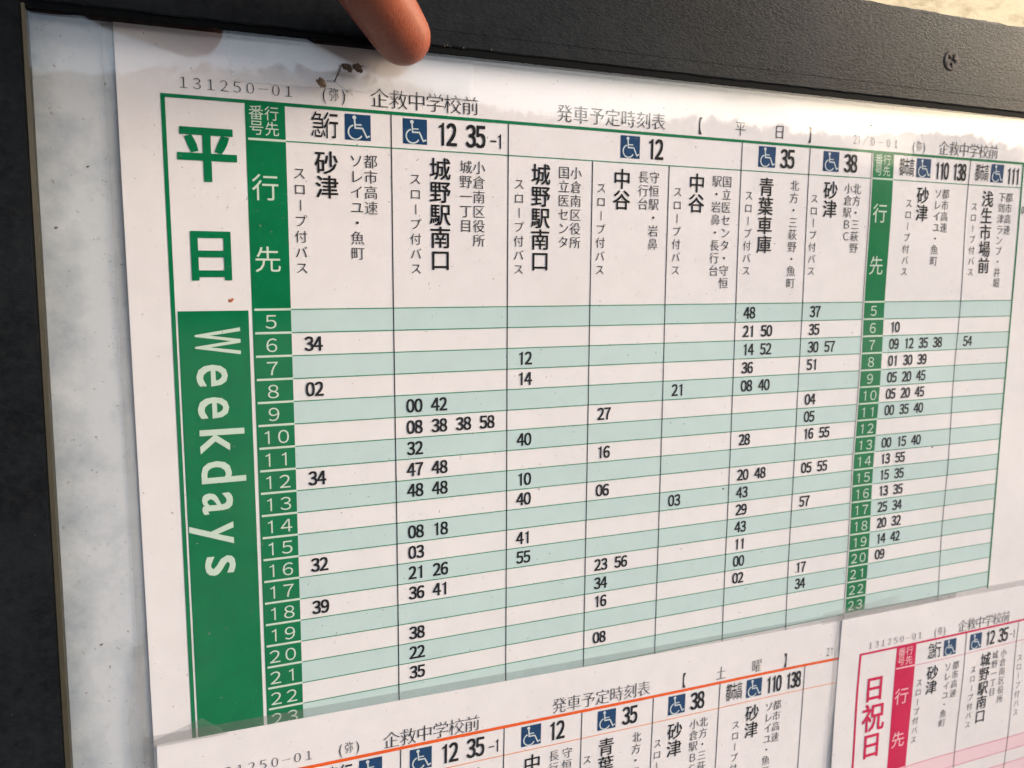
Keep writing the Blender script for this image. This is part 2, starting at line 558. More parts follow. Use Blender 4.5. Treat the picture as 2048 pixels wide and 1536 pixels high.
def hour_column(s, x0, w, ink, knock, rows, ysep=-7.01, top=-8.44, line_l=0.09):
    b_ = s.one('hour_column', [ink, knock])
    s.rect(b_, x0, x0 + w, top, 18.95, Z_B)
    for y in [ysep] + list(range(0, rows)):
        s.rect(b_, x0 + line_l, x0 + w + 0.02, y - 0.055, y + 0.04, Z_L, 1)
    FW = '０１２３４５６７８９'
    for k in range(rows):
        h = 5 + k
        cy = k + 0.52
        n = s.one('hour_numeral', [knock])
        if h < 10: s.glyph(n, FW[h], x0 + w * 0.47, cy, 0.74, Z_X, bx=-0.004, sx=1.12, center=True)
        else:
            s.glyph(n, FW[h // 10], x0 + w * 0.27, cy, 0.74, Z_X, bx=-0.004, sx=1.12, center=True)
            s.glyph(n, FW[h % 10], x0 + w * 0.70, cy, 0.74, Z_X, bx=-0.004, sx=1.12, center=True)
    kx = w / 1.62
    s.vtext(s.one('header_text', [knock]), '行先', x0 + 1.07 * kx, -8.07, 0.62, 0.58, Z_X, sx=kx, by=0.0)
    s.vtext(s.one('header_text', [knock]), '番号', x0 + 0.44 * kx, -8.07, 0.60, 0.60, Z_X, sx=kx, by=0.0)
    s.vtext(s.one('header_text', [knock]), '行先', x0 + 0.72 * kx, -5.06, 2.97, 1.10, Z_X, sx=kx)


def small_title(s, x, y):
    t = s.one('title_text', [GREY])
    s.glyph(t, '(', x - 0.40, y, 0.50, Z_X, sx=0.9, bx=-0.01, latin=True)
    s.glyph(t, '弥', x, y - 0.01, 0.58, Z_X, sx=0.72, **MIN)
    s.glyph(t, ')', x + 0.40, y, 0.50, Z_X, sx=0.9, bx=-0.01, latin=True)


def code_no(s, x0, x1, y):
    s.htext(s.one('title_text', [GREY]), '１３１２５０－０１', x0, x1, y, 0.56, Z_X, sx=0.95, bx=-0.004, by=-0.02)


def title(s, x0, x1, y):
    s.htext(s.one('title_text', [GREY]), '企救中学校前', x0, x1, y, 0.84, Z_X, **MIN)


def wavy(ax, ay, seed, amp):
    def f(X, Y):
        g = 0.5 + 0.5 * math.tanh((X - 30) / 8)
        return amp * (0.6 * math.sin(X * 0.33 + seed) * math.cos(Y * 0.21 + seed * 2) + 0.5 * math.sin(Y * 0.30 + X * 0.11 + seed)) \
            + 0.05 * g * math.sin(Y * 0.62 + 1.4 + seed) * math.sin(X * 0.42)
    return f


def paper(s, x0, x1, y0, y1, margin=0.42, left=True, top=True):
    """paper sheet with real thickness plus the clear laminate border round it"""
    p = MB([PAPER])
    s.rect(p, x0, x1, y0, y1, 0.0, 0, 0.5)
    n = len(p.v)
    top_v = list(p.v)
    p.v += [(x, y, z + 0.035) for x, y, z in top_v]
    p.f += [tuple(i + n for i in f[::-1]) for f in list(p.f)]
    nx_ = max(1, round((x1 - x0) / 0.5)) + 1
    ny_ = n // nx_
    ring = [i for i in range(nx_)] + [j * nx_ + nx_ - 1 for j in range(1, ny_)] + [(ny_ - 1) * nx_ + i for i in range(nx_ - 2, -1, -1)] + [j * nx_ for j in range(ny_ - 2, 0, -1)]
    for a, b_ in zip(ring, ring[1:] + ring[:1]): p.f.append((a, b_, b_ + n, a + n))
    p.mi = [0] * len(p.f)
    p.build('paper', PAPER, s.root)
    f = MB([FILM])
    zf_ = -0.004
    if left: s.rect(f, x0 - margin, x0 - 0.012, y0 - margin, y1, zf_)
    if top: s.rect(f, x0 - 0.012, x1, y0 - margin, y0 - 0.012, zf_)
    o = f.build('laminate_border', FILM, s.root)
    o.modifiers.new('thickness', 'SOLIDIFY').thickness = 0.00012


LNMAT = {1: GREEN, 2: ORANGE, 3: MAG}; TNMAT = {1: TINT, 2: ORTINT, 3: MGTINT}; RWMAT = {1: GLINE, 2: ORTHIN, 3: MGLINE}
# ------------------------------------------------------------------ weekday timetable (green)
root = thing('timetable_sheet', 'large green weekday bus timetable filling most of the board, green bar reading Weekdays', 'timetable', 'laminated bus timetables on the board')
s1 = Sheet(root, lambda x, y: (x, y), 0.0, wavy(1, 1, 0.4, 0.035))
paper(s1, -6.32, 58.0, -11.08, 26.0, top=False)
s1.rect(s1.one('border_line', [LNMAT[1]]), -4.77, 32.39, -8.56, -8.42, Z_L)
s1.rect(s1.one('border_line', [LNMAT[1]]), 32.39, 45.0, -8.56, -8.42, Z_L)
s1.rect(s1.one('border_line', [LNMAT[1]]), -4.77, -4.61, -8.42, 19.2, Z_L)
s1.rect(s1.one('border_line', [LNMAT[1]]), 44.86, 45.0, -8.42, 19.2, Z_L)
for k in range(0, 20):
    if k % 2 == 0 and k < 19:
        s1.rect(s1.one('row_tint', [TNMAT[1]]), 0.0, 32.36, k, k + 1, Z_T, step=0.8)
        s1.rect(s1.one('row_tint', [TNMAT[1]]), 34.09, 44.86, k, k + 1, Z_T, step=0.8)
    s1.rect(s1.one('row_line', [RWMAT[1]]), 0.0, 32.36, k - 0.022, k + 0.022, Z_L, step=0.8)
    s1.rect(s1.one('row_line', [RWMAT[1]]), 34.09, 44.86, k - 0.022, k + 0.022, Z_L, step=0.8)
s1.rect(s1.one('row_line', [RWMAT[1]]), 0.0, 32.36, -7.03, -6.985, Z_L, step=0.8)
s1.rect(s1.one('row_line', [RWMAT[1]]), 34.09, 44.86, -7.03, -6.985, Z_L, step=0.8)
for x, y0 in ((4.52, -8.42), (10.07, -8.42), (14.51, -7.0), (18.91, -7.0), (23.39, -8.42), (27.93, -8.42), (40.29, -8.42)):
    s1.rect(s1.one('column_line', [BLACK]), x - 0.024, x + 0.024, y0, 19.3, Z_C, step=0.8)
s1.rect(s1.one('column_line', [BLACK]), 32.38, 32.42, -8.42, 19.3, Z_C, step=0.8)
wk = s1.mb('weekdays_bar', [GREEN])
s1.rect(wk, -4.53, -1.75, 0.02, 19.2, Z_B)
for ch, cy in zip('Weekdays', (1.29, 2.72, 4.09, 5.53, 6.86, 8.22, 9.57, 10.98)):
    vs_, nn, fs, bb = raw_glyph(ch)
    xh = raw_glyph('x')[3][3] * 1.0
    k = 1.76 / raw_glyph('W')[3][3]
    wide = {'W': 1.08, 'e': 0.86, 'k': 0.98, 'd': 0.90, 'a': 0.87, 'y': 0.92, 's': 0.80}[ch] / ((bb[1] - bb[0]) * k)
    pts = []
    for (x, y), (p, q) in zip(vs_, nn):
        X = (x - (bb[0] + bb[1]) / 2) * k * wide + p * 0.028
        Y = (y * k) * (1.0 if ch != 'W' else 0.99) + q * 0.02
        pts.append((-3.88 + Y, cy + X))
    s1.put(s1.one('weekdays_letter', [PALE]), pts, [tuple(f) for f in fs], Z_X)
hour_column(s1, -1.60, 1.60, GREEN, PALE, 19)
hour_column(s1, 32.52, 1.57, GREEN, PALE, 19, line_l=0.02)
s1.glyph(s1.one('day_character', [LNMAT[1]]), '平', -3.12, -6.27, 2.25, Z_X, sx=1.02, bx=0.028, by=0.026, center=True)
s1.glyph(s1.one('day_character', [LNMAT[1]]), '日', -3.13, -2.23, 2.15, Z_X, sx=0.98, bx=0.026, by=0.024, center=True)
code_no(s1, -3.9, 0.17, -9.02)
small_title(s1, 2.05, -9.05)
title(s1, 4.02, 8.2, -9.06)
tt = s1.one('title_text', [GREY])
s1.htext(s1.one('title_text', [GREY]), '発車予定時刻表', 12.95, 18.2, -9.09, 0.84, Z_X, **MIN)
s1.glyph(s1.one('title_text', [GREY]), '【', 20.72, -9.08, 0.86, Z_X, sx=0.7, center=True)
s1.glyph(s1.one('title_text', [GREY]), '平', 23.22, -9.10, 0.78, Z_X, sx=0.9, **MIN)
s1.glyph(s1.one('title_text', [GREY]), '日', 25.78, -9.10, 0.78, Z_X, sx=0.9, **MIN)
s1.glyph(s1.one('title_text', [GREY]), '】', 27.84, -9.10, 0.86, Z_X, sx=0.7, center=True)
s1.num(s1.one('title_text', [GREY]), '21', 31.22, -9.07, 0.50, 0.28, Z_X, sx=0.62, bx=-0.01, by=-0.02)
s1.glyph(s1.one('title_text', [GREY]), '／', 31.86, -9.07, 0.60, Z_X, sx=0.7, **MIN)
s1.glyph(s1.one('title_text', [GREY]), '0', 32.25, -9.04, 0.50, Z_X, sx=0.5, bx=-0.02, by=-0.02, latin=True)
s1.htext(tt, '０－０１', 32.42, 34.19, -9.02, 0.56, Z_X + 0.004, sx=0.8, bx=-0.006, by=-0.02)
small_title(s1, 35.99, -8.99)
title(s1, 37.99, 42.16, -9.0)
hb = s1.one('express_mark', [BLACK])
s1.glyph(hb, '急', 1.36, -7.76, 1.10, Z_X, sx=0.56, bx=0.002, by=0.002)
s1.glyph(hb, '行', 1.90, -7.76, 1.10, Z_X, sx=0.56, bx=0.006, by=0.006)
header_num(s1, ['12', '35'], [7.07, 8.46])
hb = s1.one('route_suffix', [BLACK])
s1.num(hb, '1', 9.64, -7.60, 0.66, 0.3, Z_X, sx=0.56, bx=0.02, by=0.01)
s1.rect(hb, 9.18, 9.48, -7.63, -7.56, Z_X)
header_num(s1, ['12'], [18.05]); header_num(s1, ['35'], [26.41]); header_num(s1, ['38'], [30.86])
header_num(s1, ['110', '138'], [37.96, 39.43], -7.70)
header_num(s1, ['111'], [44.10], -7.68)
for x in (35.13, 41.36):
    hb = s1.one('expressway_mark', [BLACK])
    for i, ch in enumerate('都市高'):
        s1.glyph(hb, ch, x + (i - 1) * 0.38, -7.75, 1.08, Z_X, sx=0.36, bx=0.004, by=0.0)
for x, w in ((3.05, 1.12), (5.60, 1.10), (16.60, 1.10), (25.04, 1.12), (29.45, 1.12), (36.47, 1.14), (42.67, 1.10)):
    s1.icon(x, -7.78, w, 1.08)
column(s1, 0.0, 1, '砂津', ['都市高速', 'ソレイユ・魚町'], 0.52, 1.67, (3.58, 2.95))
column(s1, 4.52, 1, '城野駅南口', ['小倉南区役所', '城野一丁目'], 1.07, 2.23, (4.10, 3.46))
column(s1, 10.07, 1, '城野駅南口', ['小倉南区役所', '国立医センタ'], 0.56, 1.68, (3.55, 2.90))
column(s1, 14.51, 1, '中谷', ['守恒駅・岩鼻', '長行台'], 0.51, 1.67, (3.54, 2.90))
column(s1, 18.91, 1, '中谷', ['国立医センタ・守恒', '駅・岩鼻・長行台'], 0.56, 1.72, (3.61, 2.96))
column(s1, 23.39, 1, '青葉車庫', ['北方・三萩野・魚町'], 0.58, 1.71, (3.61,))
column(s1, 27.93, 1, '砂津', ['北方・三萩野', '小倉駅ＢＣ'], 0.48, 1.60, (3.48, 2.86))
column(s1, 34.09, 1, '砂津', ['都市高速', 'ソレイユ・魚町'], 1.35, 2.45, (4.34, 3.70))
column(s1, 40.29, 1, '浅生市場前', ['都市高速', '下到津ランプ・井堀'], 0.66, 1.78, (3.63, 3.01))
TIMES = [
    (0.0, {6: '34', 8: '02', 12: '34', 16: '32', 18: '39'}),
    (4.52, {9: '00 42', 10: '08 38 38 58', 11: '32', 12: '47 48', 13: '48 48', 15: '08 18', 16: '03', 17: '21 26', 18: '36 41', 20: '38', 21: '22', 22: '35'}),
    (10.07, {7: '12', 8: '14', 11: '40', 13: '10', 14: '40', 16: '41', 17: '55'}),
    (14.51, {10: '27', 12: '16', 14: '06', 18: '23 56', 19: '34', 20: '16', 22: '08'}),
    (18.91, {9: '21', 15: '03'}),
    (23.39, {5: '48', 6: '21 50', 7: '14 52', 8: '36', 9: '08 40', 12: '28', 14: '20 48', 15: '43', 16: '29', 17: '43', 18: '11', 19: '00', 20: '02'}),
    (27.93, {5: '37', 6: '35', 7: '30 57', 8: '51', 10: '04', 11: '05', 12: '16 55', 14: '05 55', 16: '57', 20: '17', 21: '34'}),
    (34.09, {6: '10', 7: '09 12 35 38', 8: '01 30 39', 9: '05 20 45', 10: '05 20 45', 11: '00 35 40', 13: '00 15 40', 14: '13 55', 15: '15 35', 16: '13 35', 17: '25 34', 18: '20 32', 19: '14 42', 20: '09'}),
    (40.29, {7: '54'}),
]
for x0, d in TIMES:
    for h, t in d.items():
        for i, q in enumerate(t.split()):
            s1.num(s1.one('departure_time', [BLACK]), q, x0 + 0.92 + 1.2 * i, h - 5 + 0.50, 0.62, 0.385, Z_X, sx=0.80, bx=0.040, by=0.026)
s1.num(s1.one('title_text', [GREY]), '0', 45.2, -5.65, 0.45, 0.3, Z_X, sx=0.7)
s1.flush()

# ------------------------------------------------------------------ Saturday timetable (orange)
root = thing('timetable_sheet', 'orange ruled Saturday bus timetable overlapping the bottom of the green one', 'timetable', 'laminated bus timetables on the board')
s2 = Sheet(root, lambda x, y: (x * 0.996 - 0.018 * (y + 8.5), 21.12 + (y + 8.5) * 1.03 + 0.0175 * x), -0.11, wavy(1, 1, 2.1, 0.03))
paper(s2, -6.27, 42.0, -10.85, 18.0)
s2.rect(s2.one('border_line', [LNMAT[2]]), -4.77, 42.0, -8.56, -8.40, Z_L)
s2.rect(s2.one('border_line', [LNMAT[2]]), -4.77, -4.61, -8.40, 17.0, Z_L)
s2.rect(s2.one('row_line', [RWMAT[2]]), 0.0, 42.0, -7.0, -6.955, Z_L)
for k in range(0, 14):
    s2.rect(s2.one('row_line', [RWMAT[2]]), 0.0, 42.0, k - 0.02, k + 0.02, Z_L)
    if k % 2 == 0: s2.rect(s2.one('row_tint', [TNMAT[2]]), 0.0, 42.0, k, k + 1, Z_T)
SC = (4.56, 10.0, 14.46, 18.9, 23.38, 29.6, 36.0)
for x in SC: s2.rect(s2.one('column_line', [BLACK]), x - 0.024, x + 0.024, -8.40, 17.0, Z_C)
hour_column(s2, -1.60, 1.60, ORANGE, PALE, 12)
code_no(s2, -3.9, 0.17, -9.05)
small_title(s2, 2.05, -9.03)
title(s2, 4.1, 8.25, -8.98)
tt = s2.one('title_text', [GREY])
s2.htext(tt, '発車予定時刻表', 13.1, 18.25, -9.03, 0.84, Z_X, **MIN)
s2.glyph(s2.one('title_text', [GREY]), '【', 20.9, -9.05, 0.86, Z_X, sx=0.75, center=True)
s2.glyph(s2.one('title_text', [GREY]), '土', 23.4, -9.02, 0.80, Z_X, sx=0.9, **MIN)
s2.glyph(s2.one('title_text', [GREY]), '曜', 25.95, -9.02, 0.80, Z_X, sx=0.9, **MIN)
s2.glyph(s2.one('title_text', [GREY]), '】', 28.05, -9.02, 0.86, Z_X, sx=0.75, center=True)
s2.num(s2.one('title_text', [GREY]), '21', 31.45, -9.02, 0.52, 0.28, Z_X, sx=0.62, bx=-0.005, by=-0.01)
s2.glyph(s2.one('title_text', [GREY]), '／', 32.05, -9.02, 0.60, Z_X, sx=0.7, **MIN)
hb = s2.one('express_mark', [BLACK])
s2.glyph(hb, '急', 1.36, -7.72, 1.10, Z_X, sx=0.56, bx=0.002, by=0.002)
s2.glyph(hb, '行', 1.90, -7.72, 1.10, Z_X, sx=0.56, bx=0.006, by=0.006)
header_num(s2, ['12', '35'], [7.05, 8.45], -7.72)
hb = s2.one('route_suffix', [BLACK])
s2.num(hb, '1', 9.62, -7.58, 0.66, 0.3, Z_X, sx=0.56, bx=0.02, by=0.01)
s2.rect(hb, 9.16, 9.46, -7.61, -7.54, Z_X)
header_num(s2, ['12'], [12.98], -7.72); header_num(s2, ['35'], [17.42], -7.72); header_num(s2, ['38'], [21.86], -7.72)
header_num(s2, ['110', '138'], [27.32, 28.78], -7.70)
hb = s2.one('expressway_mark', [BLACK])
for i, ch in enumerate('都市高'):
    s2.glyph(hb, ch, 24.42 + (i - 1) * 0.38, -7.75, 1.08, Z_X, sx=0.36, bx=0.004)
for x in (3.08, 5.58, 11.52, 15.98, 20.46, 25.86): s2.icon(x, -7.74, 1.12, 1.08)
column(s2, 0.0, 1, '砂津', ['都市高速', 'ソレイユ・魚町'], 0.52, 1.67, (3.58, 2.95))
column(s2, 4.52, 1, '城野駅南口', ['小倉南区役所', '城野一丁目'], 1.07, 2.23, (4.10, 3.46))
column(s2, 9.95, 1, '中谷', ['守恒駅・岩鼻', '長行台'], 0.51, 1.67, (3.70, 2.92))
column(s2, 14.36, 1, '青葉車庫', ['北方・三萩野・魚町'], 0.50, 1.65, (3.55,))
column(s2, 18.82, 1, '砂津', ['北方・三萩野', '小倉駅ＢＣ'], 0.48, 1.60, (3.54, 2.90))
column(s2, 23.38, 1, '砂津', ['都市高速', 'ソレイユ・魚町'], 1.30, 2.45, (4.28, 3.68))
s2.flush()

# ------------------------------------------------------------------ Sunday and holiday timetable (crimson)
root = thing('timetable_sheet', 'crimson ruled Sunday and holiday bus timetable in the lower right corner', 'timetable', 'laminated bus timetables on the board')
s3 = Sheet(root, lambda x, y: (38.48 + x - 0.02 * (y + 8.0), 30.3 + y + 0.010 * x), -0.22, wavy(1, 1, 4.0, 0.035))
paper(s3, -6.42, 22.0, -11.0, 12.0)
s3.rect(s3.one('border_line', [LNMAT[3]]), -4.77, 22.0, -8.56, -8.42, Z_L)
s3.rect(s3.one('border_line', [LNMAT[3]]), -4.77, -4.61, -8.42, 11.5, Z_L)
s3.rect(s3.one('row_line', [RWMAT[3]]), 0.0, 22.0, -7.02, -6.98, Z_L)
for k in range(0, 10):
    s3.rect(s3.one('row_line', [RWMAT[3]]), 0.0, 22.0, k - 0.025, k + 0.025, Z_L)
    if k % 2 == 0: s3.rect(s3.one('row_tint', [TNMAT[3]]), 0.0, 22.0, k, k + 1, Z_T)
for x in (4.51, 9.62, 14.0): s3.rect(s3.one('column_line', [BLACK]), x - 0.024, x + 0.024, -8.42, 11.5, Z_C)
hour_column(s3, -1.68, 1.68, MAG, PINKW, 9)
s3.glyph(s3.one('day_character', [LNMAT[3]]), '日', -3.28, -5.97, 1.72, Z_X, sx=0.98, bx=0.018, by=0.018, center=True)
s3.glyph(s3.one('day_character', [LNMAT[3]]), '祝', -3.22, -4.10, 1.90, Z_X, sx=0.98, bx=0.014, by=0.016, center=True)
s3.glyph(s3.one('day_character', [LNMAT[3]]), '日', -3.24, -2.17, 1.72, Z_X, sx=0.98, bx=0.018, by=0.018, center=True)
wk = s3.mb('holidays_bar', [MAG])
s3.rect(wk, -4.53, -1.83, 0.02, 11.5, Z_B)
code_no(s3, -3.95, 0.25, -8.97)
small_title(s3, 2.02, -8.97)
title(s3, 4.08, 8.2, -8.99)
hb = s3.one('express_mark', [BLACK])
s3.glyph(hb, '急', 1.38, -7.72, 1.10, Z_X, sx=0.56, bx=0.002, by=0.002)
s3.glyph(hb, '行', 1.92, -7.72, 1.10, Z_X, sx=0.56, bx=0.006, by=0.006)
header_num(s3, ['12', '35'], [6.86, 8.17], -7.72)
hb = s3.one('route_suffix', [BLACK])
s3.num(hb, '1', 9.25, -7.62, 0.60, 0.3, Z_X, sx=0.56, bx=0.015, by=0.01)
s3.rect(hb, 8.84, 9.1, -7.66, -7.60, Z_X)
header_num(s3, ['12'], [12.9], -7.72)
for x in (3.04, 5.47, 11.3): s3.icon(x, -7.72, 1.12, 1.08)
column(s3, 0.0, 1, '砂津', ['都市高速', 'ソレイユ・魚町'], 0.50, 1.62, (3.72, 3.0))
column(s3, 4.51, 1, '城野駅南口', ['小倉南区役所', '城野一丁目'], 0.96, 2.10, (3.90, 3.05))
column(s3, 9.62, 1, '中谷', ['守恒駅・岩鼻', '長行台'], 0.50, 1.65, (3.7, 2.95))
s3.flush()


# ------------------------------------------------------------------ clear tape pieces
def tape(pts, z, mat, label, teeth=None, thick=0.02):
    """flat strip outlined in board units"""
    poly = []
    if teeth:
        (xa, ya), (xb, yb), n_ = teeth
        for i in range(n_ + 1):
            t = i / n_
            o_ = -0.12 if i % 2 else 0.08
            poly.append((xa + (xb - xa) * t + o_, ya + (yb - ya) * t))
    poly += pts
    n_ = len(poly)
    mb = MB([mat])
    mb.add([(x, y, z) for x, y in poly] + [(x, y, z + thick) for x, y in poly],
           [tuple(range(n_)), tuple(range(2 * n_ - 1, n_ - 1, -1))] + [(i, i + n_, (i + 1) % n_ + n_, (i + 1) % n_) for i in range(n_)])
    o = mb.build('adhesive_tape', mat)
    bm = bmesh.new(); bm.from_mesh(o.data)
    bmesh.ops.recalc_face_normals(bm, faces=bm.faces[:]); bm.to_mesh(o.data); bm.free()
    return tag(o, label, 'tape')


tape([(8.3, -9.30), (8.35, -11.15)], -0.10, TAPE, 'long clear tape strip along the top edge of the green timetable, toothed left end', ((-2.25, -11.15), (-1.95, -9.25), 17))
tape([(-4.33, 17.71), (-3.28, 18.66), (-6.2, 18.62), (-6.5, 18.38)], -0.20, TAPED, 'small triangle of folded clear tape at the upper left corner of the Saturday timetable')
tape([(36.9, 18.32), (36.95, 18.95), (32.0, 19.28), (30.55, 19.30)], -0.17, TAPE, 'short clear tape piece bridging the tops of the Saturday and Sunday timetables', ((30.6, 19.2), (30.75, 18.6), 6))
tape([(-6.55, 14.0), (-6.55, 20.5)], -0.07, TAPED, 'vertical clear tape strip beside the lower left edge of the green timetable', ((-7.30, 20.5), (-6.95, 14.05), 2))

# ------------------------------------------------------------------ board
board = thing('notice_board', 'black framed bus stop notice board with a clear cover over white backing', 'notice board')
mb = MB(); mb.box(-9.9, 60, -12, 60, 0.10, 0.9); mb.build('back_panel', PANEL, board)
mb = MB(); mb.box(-9.45, 59.5, -11.42, 59.5, -0.62, -0.42); mb.build('acrylic_cover', ACRYLIC, board)


def frame_prism(name, pts, z0, z1, mat, bevel=0.05):
    n_ = len(pts)
    mb = MB()
    mb.add([(x, y, z0) for x, y in pts] + [(x, y, z1) for x, y in pts],
           [tuple(range(n_)), tuple(range(2 * n_ - 1, n_ - 1, -1))] + [(i, i + n_, (i + 1) % n_ + n_, (i + 1) % n_) for i in range(n_)])
    o = mb.build(name, mat, board, bevel=bevel)
    return o


FZ = -0.75           # front face of the frame


def rail(name, x0, x1, ya, yb, parent):
    """top rail: finely subdivided front so its lower and upper edges run slightly uneven"""
    mb = MB(); N = 240
    prof = [(ya, 1.4), (ya, FZ + 0.13), (ya + 0.06, FZ + 0.03), (ya + 0.13, FZ), (yb - 0.08, FZ), (yb - 0.03, FZ + 0.02), (yb, FZ + 0.07), (yb, 1.4)]
    vs_ = []
    for i in range(N + 1):
        x = x0 + (x1 - x0) * i / N
        for j, (y, z) in enumerate(prof):
            a = 0.05 * noise.noise(Vector((x * 0.9, j * 3.1, 0.3))) + 0.03 * noise.noise(Vector((x * 3.1, j * 1.7, 2.3)))
            if j >= 6: a *= 0.25
            vs_.append((x, y + (a if j not in (3, 4) else 0), z))
    m_ = len(prof); fs = []
    for i in range(N):
        for j in range(m_ - 1):
            a = i * m_ + j
            fs.append((a, a + 1, a + m_ + 1, a + m_))
    mb.add(vs_, fs)
    return mb.build(name, PAINT, parent)


rail('top_rail', -9.15, 62, -16.22, -11.31, board)
xf = lambda y: -9.33 - 0.0110 * (y + 11.2)
frame_prism('left_stile', [(-26, -18), (-9.16, -18), (xf(-11.2), -11.2), (xf(60), 60), (-26, 60)], FZ - 0.01, 1.4, PAINT, 0.06)
# tarnished bead that lines the left inner edge
mb = MB()
ys = [-11.2 + i * 2.0 for i in range(36)]
vs_ = []
for y in ys:
    a, b_ = xf(y) + 0.015, -9.15 - 0.0095 * (y + 11.2)
    j = 0.015 * noise.noise(Vector((0, y * 0.7, 0)))
    vs_ += [(a - 0.03, y, -0.66), (a + 0.03, y, -0.70), (b_ + j, y, -0.64), (b_ + 0.01 + j, y, 0.1), (a - 0.03, y, 0.1)]
fs = []
for i in range(len(ys) - 1):
    for j in range(5):
        a, b_ = i * 5 + j, i * 5 + (j + 1) % 5
        fs.append((a, b_, b_ + 5, a + 5))
mb.add(vs_, fs); mb.build('edge_bead', BEAD, board)
mb = MB(); mb.box(-9.1, 60, -11.315, -11.05, -0.69, 0.10); mb.build('rubber_seal', LIP, board)


def screw(x, y, z):
    me = bpy.data.meshes.new('screw')
    bm = bmesh.new()
    prof = [(0.58, 0.02), (0.56, -0.04), (0.50, -0.07), (0.34, -0.09), (0.20, -0.09), (0.0, -0.09)]
    n_ = 24
    rings = []
    for r0, h in prof[:-1]:
        ring = []
        for i in range(n_):
            a = 2 * math.pi * i / n_
            # cross recess pressed into the middle rings
            ca, hh, rr = abs(math.cos(2 * a)), h, r0
            if r0 <= 0.34: hh = h + (0.16 if ca > 0.72 else 0.0) * (1 if r0 < 0.3 else 0.25)
            ring.append(bm.verts.new(L(x + rr * math.cos(a + 0.4), y + rr * math.sin(a + 0.4), z + hh)))
        rings.append(ring)
    c0 = bm.verts.new(L(x, y, z + 0.07))
    for a, b_ in zip(rings, rings[1:]):
        for i in range(n_): bm.faces.new((a[i], a[(i + 1) % n_], b_[(i + 1) % n_], b_[i]))
    for i in range(n_): bm.faces.new((rings[-1][i], rings[-1][(i + 1) % n_], c0))
    bmesh.ops.recalc_face_normals(bm, faces=bm.faces[:])
    bm.to_mesh(me); bm.free()
    me.materials.append(SCREW)
    return link('screw', me, board)


screw(37.15, -13.73, FZ)
# scored line in the paint along the rail
mb = MB()
mb.add([(4, -12.004, FZ - 0.004), (60, -12.004, FZ - 0.004), (60, -11.982, FZ - 0.004), (4, -11.982, FZ - 0.004)], [(0, 3, 2, 1)])
M = Mat('scored_line', srgb(10, 10, 11), 0.8, Specular_IOR_Level=0.0)
M.l(M.mix(M.noise(M.coord(), 300, 3), srgb(6, 6, 7), srgb(24, 25, 26)), M.p.inputs['Base Color'])
mb.build('scored_line', M.m, board)

rnd = random.Random(8)
mb = MB()
for i in range(9):
    x = 6.3 + abs(rnd.gauss(0, 1.2)); y = -11.33 - rnd.uniform(0.0, 0.10); r0 = rnd.uniform(0.015, 0.032)
    a = [(x + r0 * rnd.uniform(0.6, 1.8) * math.cos(t), y + r0 * rnd.uniform(0.5, 1) * math.sin(t), FZ - 0.02 - rnd.uniform(0, 0.03)) for t in (0, 1.2, 2.5, 3.8, 5.0)]
    mb.add(a + [(x, y, FZ + 0.02)], [(4, 3, 2, 1, 0)] + [(j, (j + 1) % 5, 5) for j in range(5)])
M = Mat('bare_paint_chip', srgb(150, 138, 110), 0.8)
M.l(M.mix(M.noise(M.coord(), 2000, 3), srgb(70, 62, 48), srgb(130, 118, 94)), M.p.inputs['Base Color'])
tag(mb.build('paint_chips', M.m, board), kind='stuff')

# ------------------------------------------------------------------ wall behind the board
mb = MB()
N1, N2 = 60, 30
vs_ = [(-60 + 190 * i / N1, -60 + 60 * j / N2, 1.4 + 0.10 * noise.noise(Vector((i * 0.9, j * 0.9, 5)))) for j in range(N2 + 1) for i in range(N1 + 1)]
mb.add(vs_, [(j * (N1 + 1) + i, (j + 1) * (N1 + 1) + i, (j + 1) * (N1 + 1) + i + 1, j * (N1 + 1) + i + 1) for j in range(N2) for i in range(N1)])
mb.box(-60, 130, -60, 90, 1.62, 12)
tag(mb.build('weathered_wall', WALL), 'cream painted weathered surface behind the board, seen above its top right edge', 'wall')

# ------------------------------------------------------------------ debris on the cover
def blob(me_bm, cx, cy, cz, r0, sq=1.0, seed=0, sub=3):
    g = bmesh.ops.create_icosphere(me_bm, subdivisions=sub, radius=1.0)
    for v_ in g['verts']:
        d = v_.co.copy()
        k = r0 * (1 + 0.55 * noise.noise(d * 2.1 + Vector((seed, 0, 0))))
        v_.co = L(cx + d.x * k, cy + d.y * k * sq, cz - abs(d.z) * k * 0.5 if d.z < 0 else cz + d.z * 0.05)


def thread(me_bm, pts, r0):
    pr = None
    for p in pts:
        ring = [me_bm.verts.new(L(p[0] + r0 * math.cos(a), p[1] + r0 * math.sin(a), p[2])) for a in (0, 2.1, 4.2)]
        if pr:
            for i in range(3): me_bm.faces.new((pr[i], pr[(i + 1) % 3], ring[(i + 1) % 3], ring[i]))
        pr = ring


ZC = -0.63
root = thing('spider_debris', 'small brown clumps of dried spider debris strung on a thread under the fingertip reflection', 'debris')
for i, (x, y, r0, sq) in enumerate(((1.42, -9.38, 0.14, 1.25), (2.50, -10.10, 0.17, 0.75), (2.95, -10.12, 0.16, 0.9))):
    bm = bmesh.new()
    blob(bm, x, y, ZC, r0, sq, i * 3.7)
    blob(bm, x + 0.12, y + 0.11, ZC, r0 * 0.6, 1, i * 5.1 + 1)
    blob(bm, x - 0.15, y - 0.05, ZC, r0 * 0.45, 1, i * 2.1 + 4)
    me = bpy.data.meshes.new('clump'); bm.to_mesh(me); bm.free(); me.materials.append(GRIME)
    link('clump', me, root)
bm = bmesh.new()
rnd = random.Random(4)


